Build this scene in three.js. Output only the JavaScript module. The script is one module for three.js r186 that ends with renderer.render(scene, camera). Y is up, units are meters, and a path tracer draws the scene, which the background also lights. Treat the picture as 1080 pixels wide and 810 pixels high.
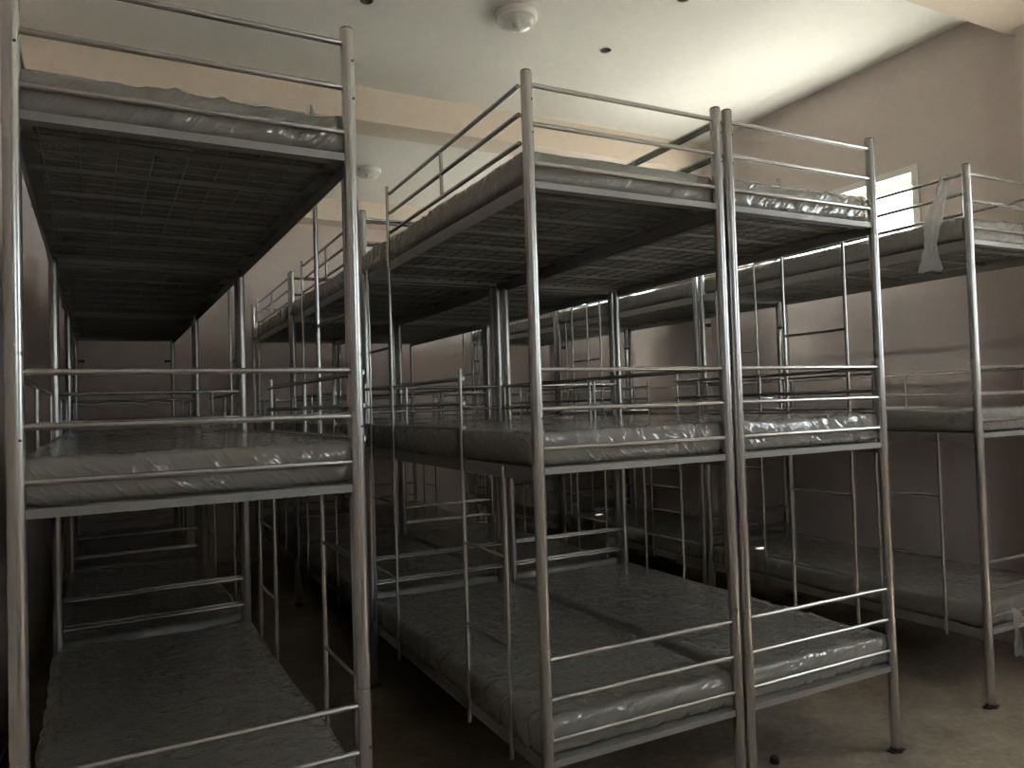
import * as THREE from 'three';
import { mergeGeometries, mergeVertices } from 'three/addons/utils/BufferGeometryUtils.js';
import { RoundedBoxGeometry } from 'three/addons/geometries/RoundedBoxGeometry.js';

const scene = new THREE.Scene();
const R = THREE.MathUtils.degToRad;

// ---------------------------------------------------------------- camera, sky, sun, exposure
const camera = new THREE.PerspectiveCamera(2 * Math.atan(405 / 796.7) * 180 / Math.PI, 1080 / 810, 0.05, 200);
camera.position.set(-1.3095, 1.6526, 2.3496);
camera.rotation.order = 'YXZ';
camera.rotation.set(R(1.5546), R(-27.3216), R(-1.8019));

const renderer = new THREE.WebGLRenderer({ antialias: true });
renderer.toneMapping = THREE.LinearToneMapping;
renderer.toneMappingExposure = 7.0;
renderer.shadowMap.enabled = true;

scene.background = new THREE.Color().setRGB(1.4, 1.54, 1.66);      // bright hazy sky outside
const sun = new THREE.DirectionalLight(new THREE.Color().setRGB(1, 0.95, 0.86), 33);
const sunEl = R(61), sunAz = R(-41);
sun.position.set(3.8 + 12 * Math.cos(sunEl) * Math.cos(sunAz), 2.6 + 12 * Math.sin(sunEl), -2.5 + 12 * Math.cos(sunEl) * Math.sin(sunAz));
sun.target.position.set(3.8, 2.6, -2.5);
sun.shadow.radius = 3;
sun.shadow.mapSize.set(4096, 4096);
Object.assign(sun.shadow.camera, { left: -9, right: 9, top: 9, bottom: -9, near: 0.5, far: 40 });
sun.castShadow = true;
scene.add(sun, sun.target);

// ---------------------------------------------------------------- helpers
let seed = 12345;
const rnd = () => { seed = (seed * 1664525 + 1013904223) >>> 0; return seed / 4294967296; };
const perm = (() => { const p = [...Array(256).keys()]; for (let i = 255; i > 0; i--) { const j = Math.floor(rnd() * (i + 1)); [p[i], p[j]] = [p[j], p[i]]; } return [...p, ...p]; })();
const val = perm.map((v) => v / 127.5 - 1);
const sm = (t) => t * t * (3 - 2 * t);
function noise3(x, y, z, wrap = 256) {
  const xi = Math.floor(x), yi = Math.floor(y), zi = Math.floor(z);
  const fx = sm(x - xi), fy = sm(y - yi), fz = sm(z - zi);
  const m = (n) => ((n % wrap) + wrap) % wrap & 255;
  const h = (a, b, c) => val[perm[perm[m(a)] + m(b)] + m(c)];
  const l = (a, b, t) => a + (b - a) * t;
  return l(l(l(h(xi, yi, zi), h(xi + 1, yi, zi), fx), l(h(xi, yi + 1, zi), h(xi + 1, yi + 1, zi), fx), fy),
    l(l(h(xi, yi, zi + 1), h(xi + 1, yi, zi + 1), fx), l(h(xi, yi + 1, zi + 1), h(xi + 1, yi + 1, zi + 1), fx), fy), fz);
}
function texture(n, fn, srgb, repeat) {                             // tileable: fn(u, v, noise) with u, v in 0..1
  const d = new Uint8Array(n * n * 4);
  const N = (u, v, f, s = 0) => noise3(u * f, v * f, s * 17.3, f);
  for (let j = 0; j < n; j++) for (let i = 0; i < n; i++) {
    const c = fn(i / n, j / n, N), k = (j * n + i) * 4;
    for (let q = 0; q < 3; q++) d[k + q] = Math.max(0, Math.min(255, c[q] * 255));
    d[k + 3] = 255;
  }
  const t = new THREE.DataTexture(d, n, n);
  t.wrapS = t.wrapT = THREE.RepeatWrapping; t.magFilter = THREE.LinearFilter; t.minFilter = THREE.LinearMipmapLinearFilter; t.generateMipmaps = true;
  if (srgb) t.colorSpace = THREE.SRGBColorSpace;
  t.repeat.set(repeat, repeat); t.needsUpdate = true;
  return t;
}
const grey = (g) => [g, g, g];
const taken = {};
function numbered(name) { const n = taken[name] = (taken[name] ?? -1) + 1; return n ? name + '_' + String(n).padStart(3, '0') : name; }
function mesh(name, geo, mat, parent) {
  const o = new THREE.Mesh(geo, mat); o.name = name; o.castShadow = o.receiveShadow = true; parent.add(o); return o;
}
function thing(name, label, category, pos = [0, 0, 0], turn = 0, group) {
  const o = new THREE.Group(); o.name = numbered(name); scene.add(o); o.position.set(...pos); o.rotation.y = turn;
  o.userData = { label, category }; if (group) o.userData.group = group; return o;
}
function struct(name, geo, mat, label, pos = [0, 0, 0]) {
  const o = mesh(name, geo, mat, scene); o.position.set(...pos); o.userData = { kind: 'structure', label, category: name.split('_')[0] }; return o;
}
function box(w, h, d, x = 0, y = 0, z = 0) {                        // uv in metres
  const g = new THREE.BoxGeometry(w, h, d), uv = g.attributes.uv, s = [[d, h], [d, h], [w, d], [w, d], [w, h], [w, h]];
  for (let i = 0; i < 24; i++) uv.setXY(i, uv.getX(i) * s[i >> 2][0], uv.getY(i) * s[i >> 2][1]);
  return g.translate(x, y, z);
}
function bar(a, b, r, seg = 10) {                                   // round bar between two points
  const A = new THREE.Vector3(...a), B = new THREE.Vector3(...b), d = B.clone().sub(A), L = d.length();
  const g = new THREE.CylinderGeometry(r, r, L, seg, 1);
  g.applyQuaternion(new THREE.Quaternion().setFromUnitVectors(new THREE.Vector3(0, 1, 0), d.normalize()));
  return g.translate((A.x + B.x) / 2, (A.y + B.y) / 2, (A.z + B.z) / 2);
}
const lathe = (pts, seg = 20) => new THREE.LatheGeometry(pts.map(([x, y]) => new THREE.Vector2(x, y)), seg);

// ---------------------------------------------------------------- materials
const plasterBump = texture(512, (u, v, N) => grey(0.5 + 0.22 * N(u, v, 8) + 0.16 * N(u, v, 40, 1) + 0.12 * N(u, v, 128, 2)), false, 0.5);
const mottled = (r, g, b, amp) => texture(512, (u, v, N) => {
  const t = 1 + amp * (0.5 * N(u, v, 4) + 0.3 * N(u, v, 13, 1) + 0.35 * N(u, v, 60, 2)); return [r * t, g * t, b * t];
}, true, 0.4);
const M = {
  wall: new THREE.MeshStandardMaterial({ map: mottled(0.80, 0.748, 0.725, 0.035), bumpMap: plasterBump, bumpScale: 0.004, roughness: 0.75 }),
  beam: new THREE.MeshStandardMaterial({ map: mottled(0.84, 0.785, 0.725, 0.035), bumpMap: plasterBump, bumpScale: 0.004, roughness: 0.8 }),
  ceiling: new THREE.MeshStandardMaterial({ map: mottled(0.89, 0.885, 0.855, 0.03), bumpMap: plasterBump, bumpScale: 0.003, roughness: 0.8 }),
  floor: new THREE.MeshStandardMaterial({
    map: texture(1024, (u, v, N) => {
      const t = 1 + 0.10 * N(u, v, 5) + 0.10 * N(u, v, 17, 1) + 0.10 * N(u, v, 90, 2) + (N(u, v, 300, 3) > 0.7 ? 0.12 : 0);
      const st = Math.max(0, 1 - Math.abs(noise3(u * 6, v * 48, 3.3, 48)) * 9) * 0.03;
      return [(0.56 + st) * t, (0.515 + st) * t, (0.455 + st) * t];
    }, true, 0.4),
    bumpMap: plasterBump, bumpScale: 0.003, roughness: 0.62,
  }),
  steel: new THREE.MeshStandardMaterial({
    color: new THREE.Color().setRGB(0.5, 0.493, 0.475), metalness: 0.84, roughness: 0.27,
  }),
  steelDull: new THREE.MeshStandardMaterial({ color: new THREE.Color().setRGB(0.30, 0.295, 0.28), metalness: 0.45, roughness: 0.5 }),
  wire: new THREE.MeshStandardMaterial({ color: new THREE.Color().setRGB(0.22, 0.216, 0.205), metalness: 0.6, roughness: 0.5 }),
  black: new THREE.MeshStandardMaterial({ color: new THREE.Color().setRGB(0.018, 0.017, 0.016), roughness: 0.55 }),
  ticking: new THREE.MeshStandardMaterial({
    map: texture(512, (u, v, N) => { const t = 1 + 0.06 * N(u, v, 6) + 0.07 * N(u, v, 160, 2); return [0.42 * t, 0.41 * t, 0.38 * t]; }, true, 2), roughness: 0.9,
  }),
  film: new THREE.MeshPhysicalMaterial({
    color: new THREE.Color().setRGB(0.53, 0.515, 0.465), transmission: 0.6, thickness: 0, roughness: 0.06, ior: 1.7, side: THREE.DoubleSide,
    bumpMap: texture(512, (u, v, N) => {
      const w1 = N(u, v, 5, 1) * 0.35, rg = (f, s) => 1 - Math.min(1, Math.abs(N(u + w1 * 0.12, v - w1 * 0.1, f, s)) * 2.4);
      return grey(0.2 + 0.45 * Math.pow(rg(7, 2), 3) + 0.3 * Math.pow(rg(17, 3), 3) + 0.12 * N(u, v, 50, 4));
    }, false, 2.2), bumpScale: 0.006,
  }),
  strip: new THREE.MeshPhysicalMaterial({ color: new THREE.Color().setRGB(0.86, 0.88, 0.88), transmission: 0.68, thickness: 0, roughness: 0.1, ior: 1.6, side: THREE.DoubleSide }),
  glass: new THREE.MeshPhysicalMaterial({ color: new THREE.Color().setRGB(0.95, 0.97, 0.97), transmission: 1, thickness: 0, roughness: 0.02 }),
  frosted: new THREE.MeshPhysicalMaterial({ color: new THREE.Color().setRGB(0.9, 0.9, 0.87), transmission: 0.75, thickness: 0, roughness: 0.05 }),
  white: new THREE.MeshStandardMaterial({ color: new THREE.Color().setRGB(0.72, 0.71, 0.68), roughness: 0.45 }),
  sill: new THREE.MeshPhysicalMaterial({ color: new THREE.Color().setRGB(0.55, 0.55, 0.54), metalness: 1, roughness: 0.13 }),
  ground: new THREE.MeshStandardMaterial({ color: new THREE.Color().setRGB(0.2, 0.193, 0.178), roughness: 0.95 }),
};

// ---------------------------------------------------------------- the room
const XL = -1.86, XR = 3.80, ZF = -6.70, ZN = 4.2, CH = 4.14, T = 0.22;
struct('floor', box(XR - XL + 2 * T, 0.2, ZN - ZF + 2 * T), M.floor, 'dusty brown-grey floor', [(XL + XR) / 2, -0.1, (ZN + ZF) / 2]);
const holes = [[1.77, -2.01], [0.05, -2.06], [1.83, -1.24]];
{
  const s = new THREE.Shape([[XL - T, ZF - T], [XR + T, ZF - T], [XR + T, ZN + T], [XL - T, ZN + T]].map(([x, z]) => new THREE.Vector2(x, -z)));
  for (const [x, z] of holes) { const h = new THREE.Path(); h.absellipse(x, -z, 0.043, 0.043, 0, 2 * Math.PI, true); s.holes.push(h); }
  const g = new THREE.ExtrudeGeometry(s, { depth: 0.12, bevelEnabled: false }); g.rotateX(-Math.PI / 2);
  struct('ceiling', g, M.ceiling, 'cream painted plaster ceiling', [0, CH, 0]);
  struct('ceiling_slab', box(XR - XL + 2 * T, 0.12, ZN - ZF + 2 * T), M.ground, 'grey roof slab above the ceiling', [(XL + XR) / 2, CH + 0.18, (ZN + ZF) / 2]);
}
struct('wall_left', box(T, CH, ZN - ZF), M.wall, 'pinkish beige plastered wall behind the left row', [XL - T / 2, CH / 2, (ZN + ZF) / 2]);
struct('wall_back', box(XR - XL + 2 * T, CH, T), M.wall, 'pinkish beige plastered end wall', [(XL + XR) / 2, CH / 2, ZF - T / 2]);
const FW = [0.75, 1.75, 2.0];                                         // window in the entrance-end wall: x from, x to, sill height
{
  const s = new THREE.Shape([[XL - T, 0], [XR + T, 0], [XR + T, CH], [XL - T, CH]].map((q) => new THREE.Vector2(...q)));
  s.holes.push(new THREE.Path([[FW[0], FW[2]], [FW[0], 3.24], [FW[1], 3.24], [FW[1], FW[2]]].map((q) => new THREE.Vector2(...q))));
  struct('wall_front', new THREE.ExtrudeGeometry(s, { depth: T, bevelEnabled: false }), M.wall, 'pinkish beige plastered wall at the entrance end', [0, 0, ZN]);
}
const wins = [[-2.95, -1.12, 2.56], [-5.9, -4.1, 2.56], [0.85, 2.05, 1.8]], WY1 = 3.24;
{
  const s = new THREE.Shape([[ZF, 0], [ZN, 0], [ZN, CH], [ZF, CH]].map(([z, y]) => new THREE.Vector2(z, y)));
  for (const [a, b, WY0] of wins) s.holes.push(new THREE.Path([[a, WY0], [a, WY1], [b, WY1], [b, WY0]].map(([z, y]) => new THREE.Vector2(z, y))));
  const g = new THREE.ExtrudeGeometry(s, { depth: T, bevelEnabled: false });
  g.rotateY(-Math.PI / 2); g.translate(XR + T, 0, 0);
  struct('wall_right', g, M.wall, 'pinkish beige plastered wall with high windows');
}
[...wins, FW].forEach(([a, b, WY0], i) => {
  const w = new THREE.Group(); w.name = 'window_' + (i + 1); scene.add(w);
  if (i < 3) w.position.set(XR, WY0, (a + b) / 2); else { w.position.set((a + b) / 2, WY0, ZN); w.rotation.y = -Math.PI / 2; }
  w.userData = { kind: 'structure', label: ['white framed high window beside the nearest bed of the window row', 'white framed high window beyond the second beam', 'white framed window at the entrance end of the window wall', 'white framed window in the entrance-end wall'][i], category: 'window' };
  const L = b - a, H = WY1 - WY0, f = 0.045, x = 0.17;
  mesh('casing', box(0.02, 0.05, L + 0.1, -0.008, H + 0.025, 0), M.white, w);
  for (const s of [-1, 1]) mesh('casing', box(0.02, H, 0.05, -0.008, H / 2, s * (L / 2 + 0.025)), M.white, w);
  mesh('sill', box(0.235, 0.018, L - 0.004, 0.1, 0.0095, 0), M.sill, w).userData.label = 'dull aluminium window sill';
  mesh('frame_rail', box(0.05, f, L - 0.004, x, 0.019 + f / 2, 0), M.white, w); mesh('frame_rail', box(0.05, f, L - 0.004, x, H - f / 2, 0), M.white, w);
  for (const s of [-1, 1]) mesh('frame_stile', box(0.05, H - 2 * f - 0.019, f, x, H / 2 + 0.0095, s * (L - f - 0.004) / 2), M.white, w);
  mesh('mullion', box(0.04, H - 2 * f - 0.019, 0.035, x, H / 2 + 0.0095, 0), M.white, w);
  for (const s of [-1, 1]) mesh('pane', box(0.005, H - 2 * f - 0.019, L / 2 - f - 0.02, x, H / 2 + 0.0095, s * (L / 4 - f / 2 + 0.0085)), M.glass, w);
});
for (const [z0, z1, l] of [[-0.36, -0.08, 'beige ceiling beam above the bed fronts'], [-3.58, -3.28, 'beige ceiling beam crossing above the second beds'], [-6.70, -6.42, 'beige ceiling beam along the end wall']])
  struct(numbered('beam'), box(XR - XL, 0.26, z1 - z0), M.beam, l, [(XL + XR) / 2, CH - 0.13, (z0 + z1) / 2]);
for (const [z0, z1, l] of [[-0.29, 0.05, 'plastered column under the front beam'], [-3.72, -3.28, 'plastered column under the middle beam'], [-6.7, -6.42, 'plastered column in the far corner']])
  struct(numbered('column'), box(0.17, CH - 0.26, z1 - z0), M.wall, l, [XR - 0.085, (CH - 0.26) / 2, (z0 + z1) / 2]);
struct('ground', box(90, 0.1, 90), M.ground, 'pale sunlit ground outside', [1, -0.26, -1]);

// ---------------------------------------------------------------- bunk beds
const BW = 0.889, BL = 2.085, HW = BW / 2, HL = BL / 2, PH = 2.85, PR = 0.0222;
const tiers = [0.7446, 1.7743, 2.8031], GAP = 0.1417;               // height of the upper end rail of each tier
const levels = ['bottom', 'middle', 'top'];
const frameTop = (y) => y - 2 * GAP - 0.068;                        // top of the bed frame
// shared geometries
const G = {};
G.post = lathe([[0, 0.008], [PR, 0.008], [PR, 0.79], [PR - 0.0018, 0.793], [PR - 0.0018, 0.797], [PR, 0.80], [PR, 1.815], [PR - 0.0018, 1.819], [PR - 0.0018, 1.824], [PR - 0.0006, 1.828], [PR - 0.0006, PH - 0.004], [PR - 0.003, PH - 0.001], [0, PH - 0.001]], 24);
G.cap = lathe([[0, PH + 0.0035], [0.017, PH + 0.0035], [0.0205, PH + 0.001], [0.0205, PH - 0.001]], 20);
G.foot = mergeGeometries([new THREE.CylinderGeometry(0.026, 0.029, 0.018, 18).translate(0, 0.009, 0), box(0.085, 0.006, 0.035, 0, 0.003, 0)]);
G.bolt = new THREE.CylinderGeometry(0.0038, 0.0038, 0.004, 8).rotateX(Math.PI / 2);
G.endRail = bar([-HW + PR * 0.7, 0, 0], [HW - PR * 0.7, 0, 0], 0.0093, 12);
G.endBar = box(BW - 2 * PR + 0.006, 0.024, 0.046, 0, 0, 0);
{
  const s = new THREE.Shape([[0, 0], [0.003, 0], [0.003, 0.047], [0.045, 0.047], [0.045, 0.05], [0, 0.05]].map((p) => new THREE.Vector2(...p)));
  G.angle = new THREE.ExtrudeGeometry(s, { depth: BL - 2 * PR + 0.004, bevelEnabled: false }).translate(0, 0, -(BL - 2 * PR + 0.004) / 2);   // web at x = 0, flange towards +x
}
G.slat = box(BW - 0.008, 0.014, 0.009);
{
  const parts = [];
  for (let z = -HL + 0.06; z < HL - 0.04; z += 0.082) parts.push(new THREE.BoxGeometry(BW - 0.03, 0.0035, 0.0035).translate(0, 0, z));
  for (let x = -HW + 0.05; x < HW - 0.03; x += 0.0985) parts.push(new THREE.BoxGeometry(0.0035, 0.0035, BL - 0.08).translate(x, -0.0035, 0));
  G.mesh = mergeGeometries(parts);
}
G.clip = mergeGeometries([box(0.05, 0.022, 0.014, 0.03, 0, 0), new THREE.CylinderGeometry(0.016, 0.016, 0.014, 12).rotateX(Math.PI / 2).translate(0.055, 0, 0)]);

function makeBed() {
  const t = new THREE.Group();
  for (const sx of [-1, 1]) for (const sz of [-1, 1]) {
    const p = mesh('post', G.post, M.steel, t); p.position.set(sx * HW, 0, sz * HL); p.rotation.y = sx + sz * 2;
    mesh('cap', G.cap, M.black, p).userData.label = 'black plastic post cap';
    const ft = mesh('foot', G.foot, M.black, p); ft.rotation.y = -p.rotation.y; ft.userData.label = 'dark rubber foot';
    for (const h of [PH - 0.105, PH - 0.225, 1.60, 0.62]) { const b = mesh('bolt', G.bolt, M.black, p); const a = (sz > 0 ? 0.5 * 1 : Math.PI + 0.5) - p.rotation.y; b.position.set(Math.sin(a) * PR, h, Math.cos(a) * PR); b.rotation.y = a; }
  }
  tiers.forEach((y1, k) => {
    for (const sz of [-1, 1]) {
      for (let i = 0; i < 3; i++) mesh('end_rail', G.endRail, M.steel, t).position.set(0, y1 - i * GAP, sz * HL);
      mesh('end_bar', G.endBar, M.steelDull, t).position.set(0, frameTop(y1) - 0.012, sz * (HL - 0.015));
    }
    const fy = frameTop(y1) - 0.05;
    const a = mesh('side_angle', G.angle, M.steelDull, t); a.position.set(-HW - 0.006, fy, 0);
    const b = mesh('side_angle', G.angle, M.steelDull, t); b.position.set(HW + 0.006, fy, 0); b.rotation.y = Math.PI;
    for (let i = 0; i < 7; i++) mesh('slat', G.slat, M.wire, t).position.set(0, fy + 0.0395, HL - 0.15 - i * 0.295);
    const w = mesh('wire_mesh', G.mesh, M.wire, t); w.position.set(0, fy + 0.0475, 0); w.userData.kind = 'stuff';
  });
  const gx = -HW - 0.026, lx = -HW - 0.04;                          // guards and ladders on the -x side
  const rail = (x, y, za, zb) => mesh('guard_rail', bar([x, y, za], [x, y, zb], 0.0092, 10), M.steel, t);
  const up = (x, z, ya, yb) => mesh('guard_upright', bar([x, ya, z], [x, yb, z], 0.0085, 10), M.steel, t);
  // top tier: guard from the front post back to the tall ladder
  const GG = 0.104;
  for (let i = 0; i < 3; i++) rail(gx, tiers[2] - 0.006 - i * GG, HL - 0.015, HL - 1.49);
  up(gx, HL - 0.76, tiers[2] - 0.006 - 2 * GG, tiers[2] - 0.006);
  // middle tier: guard from the rear post forward to the short ladder
  for (let i = 0; i < 3; i++) rail(gx, tiers[1] - 0.006 - i * GG, -HL + 0.015, HL - 0.585);
  up(gx, HL - 1.31, tiers[1] - 0.006 - 2 * GG, tiers[1] - 0.006); up(gx, -HL + 0.05, tiers[1] - 0.006 - 2 * GG, tiers[1] + 0.03);
  // neighbour side: full-length guards on both upper tiers
  for (const k of [1, 2]) {
    for (let i = 0; i < 2; i++) rail(HW + 0.016, tiers[k] - i * GAP, HL - 0.015, -HL + 0.015);
    for (const z of [HL - 0.04, 0, -HL + 0.04]) up(HW + 0.016, z, frameTop(tiers[k]), tiers[k]);
  }
  const stile = (z, ya, yb) => mesh('ladder_stile', bar([lx, ya, z], [lx, yb, z], 0.0085, 10), M.steel, t);
  const rung = (za, zb, y) => mesh('ladder_rung', bar([lx, y, za], [lx, y, zb], 0.0075, 10), M.steel, t);
  stile(HL - 1.49, 0.335, tiers[2] + 0.03); stile(HL - 1.88, 0.335, frameTop(tiers[2]));
  for (const y of [0.755, 1.152, 1.56, 1.975]) rung(HL - 1.49, HL - 1.88, y);
  stile(HL - 0.585, 0.335, tiers[1] + 0.035); stile(HL - 0.2, 0.335, frameTop(tiers[1]));
  for (const y of [0.742, 1.08]) rung(HL - 0.2, HL - 0.585, y);
  return t;
}

// mattresses: a cloth core in a loose clear film
function mattressCore(w, h, l) { return new RoundedBoxGeometry(w, h, l, 3, 0.028); }
function filmShell(w, h, l, sd) {
  let g = new THREE.BoxGeometry(w, h, l, 44, 8, 116); g.deleteAttribute('uv'); g.deleteAttribute('normal'); g = mergeVertices(g, 1e-5);
  const p = g.attributes.position, r = 0.03, v = new THREE.Vector3(), q = new THREE.Vector3(), uv = [];
  const cl = (x, m) => Math.max(-m, Math.min(m, x)), dense = (x, m, k) => m * ((1 - k) * x / m + k * Math.sin(x / m * Math.PI / 2));
  for (let i = 0; i < p.count; i++) {
    v.fromBufferAttribute(p, i); v.z = dense(v.z, l / 2, 0.75); v.x = dense(v.x, w / 2, 0.4);
    q.set(cl(v.x, w / 2 - r), cl(v.y, h / 2 - r), cl(v.z, l / 2 - r));
    const n = v.clone().sub(q).normalize(), b = q.clone().addScaledVector(n, r);
    const ez = Math.exp(-(l / 2 - Math.abs(b.z)) / 0.1), ex = Math.exp(-(w / 2 - Math.abs(b.x)) / 0.07);
    const side = Math.max(Math.abs(n.x), Math.abs(n.z)), patch = 0.15 + 0.85 * Math.max(0, Math.min(1, 0.45 + 1.5 * noise3(b.x * 2.5 + sd, b.y * 2, b.z * 2.5 + sd)));
    const wx = noise3(b.x * 4 + sd, b.y * 4, b.z * 4), wz = noise3(b.x * 4, b.y * 4 + sd, b.z * 4 + 9);
    const rg = (fx, fy, fz, s) => Math.pow(1 - Math.min(1, 1.7 * Math.abs(noise3(b.x * fx + wx * 1.6 + s + 40, b.y * fy + sd + 40 + wz, b.z * fz + wz * 1.6 + 40))), 2);
    let d = 0.0025 + 0.0025 * (1 + noise3(b.x * 6 + sd, b.y * 6, b.z * 5));
    d += patch * ((0.004 + 0.005 * ez + 0.004 * ex) * rg(9, 7, 6, sd) + (0.003 + 0.009 * ez + 0.005 * ex) * rg(20, 11, 15, sd + 5) + 0.005 * side * rg(30, 12, 26, sd + 11));
    if (n.y < -0.5) d = Math.min(d, 0.0008);
    b.addScaledVector(n, d);
    p.setXYZ(i, b.x, b.y, b.z); uv.push(b.x + b.y * 0.8, b.z + b.y * 0.6);
  }
  g.setAttribute('uv', new THREE.Float32BufferAttribute(uv, 2)); g.computeVertexNormals(); return g;
}
const MW = BW + 0.012, MH = 0.124, ML = BL - 0.056;
G.core = mattressCore(MW, MH, ML);
const shells = [1.3, 7.7, 15.1].map((s) => filmShell(MW, MH, ML, s));
const proto = makeBed();
const mats = shells.map((sh) => { const m = new THREE.Group(); mesh('cover', G.core, M.ticking, m).userData.label = 'grey cloth cover'; mesh('plastic_wrap', sh, M.film, m).userData.label = 'clear crinkled plastic wrap'; return m; });

const rotA = 0.026, dz = 2.155;
const rows = [
  { at: (j) => { const lz = -HL - j * dz, lx = HW; return [-1.552 + lx * Math.cos(rotA) + lz * Math.sin(rotA), 0.062 - lx * Math.sin(rotA) + lz * Math.cos(rotA)]; }, turn: Math.PI + rotA, where: 'in the row against the left wall' },
  { at: (j) => [HW, -HL - j * dz], turn: 0, where: 'in the double row, on the side facing the left-wall row' },
  { at: (j) => [0.951 + HW, -HL - j * dz], turn: Math.PI, where: 'in the double row, on the side facing the window row' },
  { at: (j) => [2.6905 + HW, -0.065 - HL - j * dz], turn: 0, where: 'in the row under the high windows' },
];
const place = ['first', 'middle', 'last'];
const place2 = ['at the open front end', 'second from the end wall', 'next to the end wall'];
rows.forEach((row, ri) => {
  for (let j = 0; j < 3; j++) {
    const [x, z] = row.at(j), bed = proto.clone();
    bed.name = numbered('bunk_bed'); bed.position.set(x, 0, z); bed.rotation.y = row.turn; scene.add(bed);
    bed.userData = { label: `silver tubular three-tier bunk bed ${place2[j]}, ${['left-wall row', 'double row on the left-aisle side', 'double row on the window-aisle side', 'row under the windows'][ri]}`, category: 'bunk bed', group: 'three-tier steel bunk beds' };
    if (ri === 3 || (ri === 0 && j === 2)) for (const sx of [-1, 1]) {
      const c = mesh('clip', G.clip, M.black, bed), e = ri === 0 ? 1 : -1; c.position.set(sx * (HW - 0.01), 2.22, e * HL); if (sx > 0) c.rotation.y = Math.PI; c.userData.label = 'small black plastic clip on post';
    }
    tiers.forEach((y1, k) => {
      const m = mats[(ri + j * 2 + k) % 3].clone(); m.name = numbered('mattress'); m.position.set(x, frameTop(y1) + MH / 2 + 0.001, z); m.rotation.y = row.turn + ((ri + k + j) % 2 ? Math.PI : 0); scene.add(m);
      m.userData = { label: `plastic-wrapped grey mattress on ${levels[k]} tier, bed ${place2[j]}, ${['left-wall row', 'double row left-aisle side', 'double row window-aisle side', 'row under windows'][ri]}`, category: 'mattress', group: 'plastic-wrapped mattresses' };
    });
  }
});

// ---------------------------------------------------------------- ceiling lamps, sockets, loose things
function ceilingLamp(x, z, label) {
  const t = thing('ceiling_lamp', label, 'lamp', [x, CH, z], 0, 'round glass ceiling lamps');
  mesh('base', lathe([[0, 0], [0.112, 0], [0.118, -0.006], [0.118, -0.034], [0.108, -0.04], [0, -0.04]].map(([a, b]) => [a, b]), 36), M.white, t);
  const pts = []; for (let i = 0; i <= 12; i++) { const a = i / 12 * Math.PI / 2; pts.push([0.106 * Math.cos(a) + 0.0005, -0.04 - 0.058 * Math.sin(a)]); }
  const g = lathe(pts, 72), p = g.attributes.position;
  for (let i = 0; i < p.count; i++) { const a = Math.atan2(p.getZ(i), p.getX(i)), k = 1 + 0.012 * Math.cos(a * 36); p.setX(i, p.getX(i) * k); p.setZ(i, p.getZ(i) * k); }
  g.computeVertexNormals();
  mesh('glass_bowl', g, M.frosted, t).userData.label = 'ribbed clear glass bowl';
  t.scale.set(1.13, 1.1, 1.13);
  mesh('bulb', lathe([[0, -0.088], [0.02, -0.08], [0.028, -0.064], [0.02, -0.048], [0.013, -0.04], [0, -0.04]], 16), M.white, t);
}
ceilingLamp(0.96, -1.82, 'round ribbed glass ceiling lamp above the first double-row beds');
ceilingLamp(0.99, -5.2, 'round ribbed glass ceiling lamp beyond the middle beam');
holes.forEach(([x, z], i) => {
  const t = thing('ceiling_socket', ['open dark ceiling hole with ragged rim near the round lamp', 'open dark ceiling hole set in a pale plate', 'open dark ceiling hole nearest the front beam'][i], 'ceiling hole', [x, CH, z]);
  const pts = []; for (let k = 0; k <= 8; k++) { const a = k / 8 * Math.PI; pts.push([0.046 + 0.006 * Math.cos(a), -0.004 * Math.sin(a)]); }
  const g = lathe(pts, 30), p = g.attributes.position;
  for (let k = 0; k < p.count; k++) { const f = 1 + 0.06 * noise3(p.getX(k) * 60 + i * 9, p.getZ(k) * 60, 2); p.setXYZ(k, p.getX(k) * f, p.getY(k), p.getZ(k) * f); }
  g.computeVertexNormals(); mesh('rim', g, M.ceiling, t);
  mesh('conduit_box', lathe([[0.0425, 0.002], [0.0425, 0.115], [0, 0.115]], 24), M.steelDull, t);
  if (i === 1) { const s = new THREE.Shape([[-0.075, -0.075], [0.075, -0.075], [0.075, 0.075], [-0.075, 0.075]].map((q) => new THREE.Vector2(...q))); const h = new THREE.Path(); h.absellipse(0, 0, 0.046, 0.046, 0, 6.2832, true); s.holes.push(h); mesh('plate', new THREE.ExtrudeGeometry(s, { depth: 0.004, bevelEnabled: false }).rotateX(Math.PI / 2), M.white, t); }
});
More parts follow.
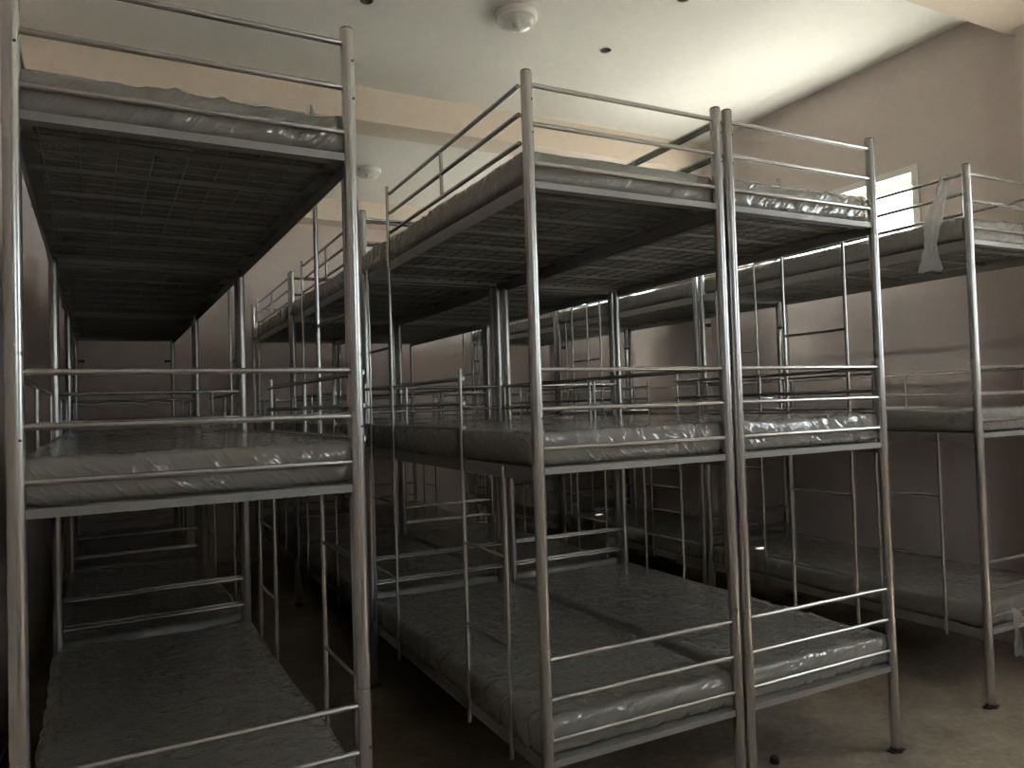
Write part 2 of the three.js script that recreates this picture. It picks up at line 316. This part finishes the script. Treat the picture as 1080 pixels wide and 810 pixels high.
function ribbon(pts, widths, fold) {                                // hanging strip of film, doubled
  const c = new THREE.CatmullRomCurve3(pts.map((p) => new THREE.Vector3(...p))), n = 40, m = 8, pos = [], idx = [], uv = [];
  for (let i = 0; i <= n; i++) {
    const t = i / n, o = c.getPoint(t), k = t * (widths.length - 1), a = Math.min(widths.length - 2, Math.floor(k)), w = widths[a] + (widths[a + 1] - widths[a]) * (k - a);
    for (let j = 0; j <= m; j++) {
      const s = (j / m - 0.5) * w, d = fold * Math.sin(j * 2.1 + t * 5) * (0.4 + 0.6 * noise3(t * 9, j, 4)) + 0.004 * noise3(t * 25, j * 1.3, 8);
      pos.push(o.x + s * 0.35 + d, o.y + 0.01 * noise3(t * 6, j, 1), o.z + s * 0.94 + d * 0.4); uv.push(s, t * 0.6);
    }
  }
  for (let i = 0; i < n; i++) for (let j = 0; j < m; j++) { const a = i * (m + 1) + j; idx.push(a, a + 1, a + m + 1, a + 1, a + m + 2, a + m + 1); }
  const g = new THREE.BufferGeometry(); g.setAttribute('position', new THREE.Float32BufferAttribute(pos, 3)); g.setAttribute('uv', new THREE.Float32BufferAttribute(uv, 2)); g.setIndex(idx); g.computeVertexNormals(); return g;
}
{
  const a = thing('plastic_strip', 'torn clear plastic strip hanging from the guard rail beside the windows', 'plastic', [2.645, 2.82, -0.19]);
  mesh('film', ribbon([[0.02, -0.005, 0.03], [0.0, -0.12, 0.01], [-0.02, -0.25, -0.03], [-0.015, -0.38, -0.05], [-0.02, -0.51, -0.055]], [0.06, 0.07, 0.09, 0.06, 0.12], 0.012), M.strip, a);
  const b = thing('plastic_strip', 'knotted plastic strip dangling from lowest end rail under the windows', 'plastic', [2.87, 0.46, -0.042]);
  mesh('film', ribbon([[0, 0.035, 0.005], [0.004, 0.0, 0.022], [0.0, -0.06, 0.02], [0.012, -0.14, 0.018], [0.018, -0.22, 0.02]], [0.02, 0.05, 0.02, 0.03, 0.05], 0.008), M.strip, b);
  const c = mesh('rubber_cap', lathe([[0, 0.03], [0.014, 0.03], [0.02, 0.024], [0.022, 0], [0, 0]], 18), M.black, scene);
  c.position.set(1.28, 0.001, -0.2); c.userData = { label: 'small black rubber cap lying on floor under the lowest mattress', category: 'cap' };
}
renderer.render(scene, camera);
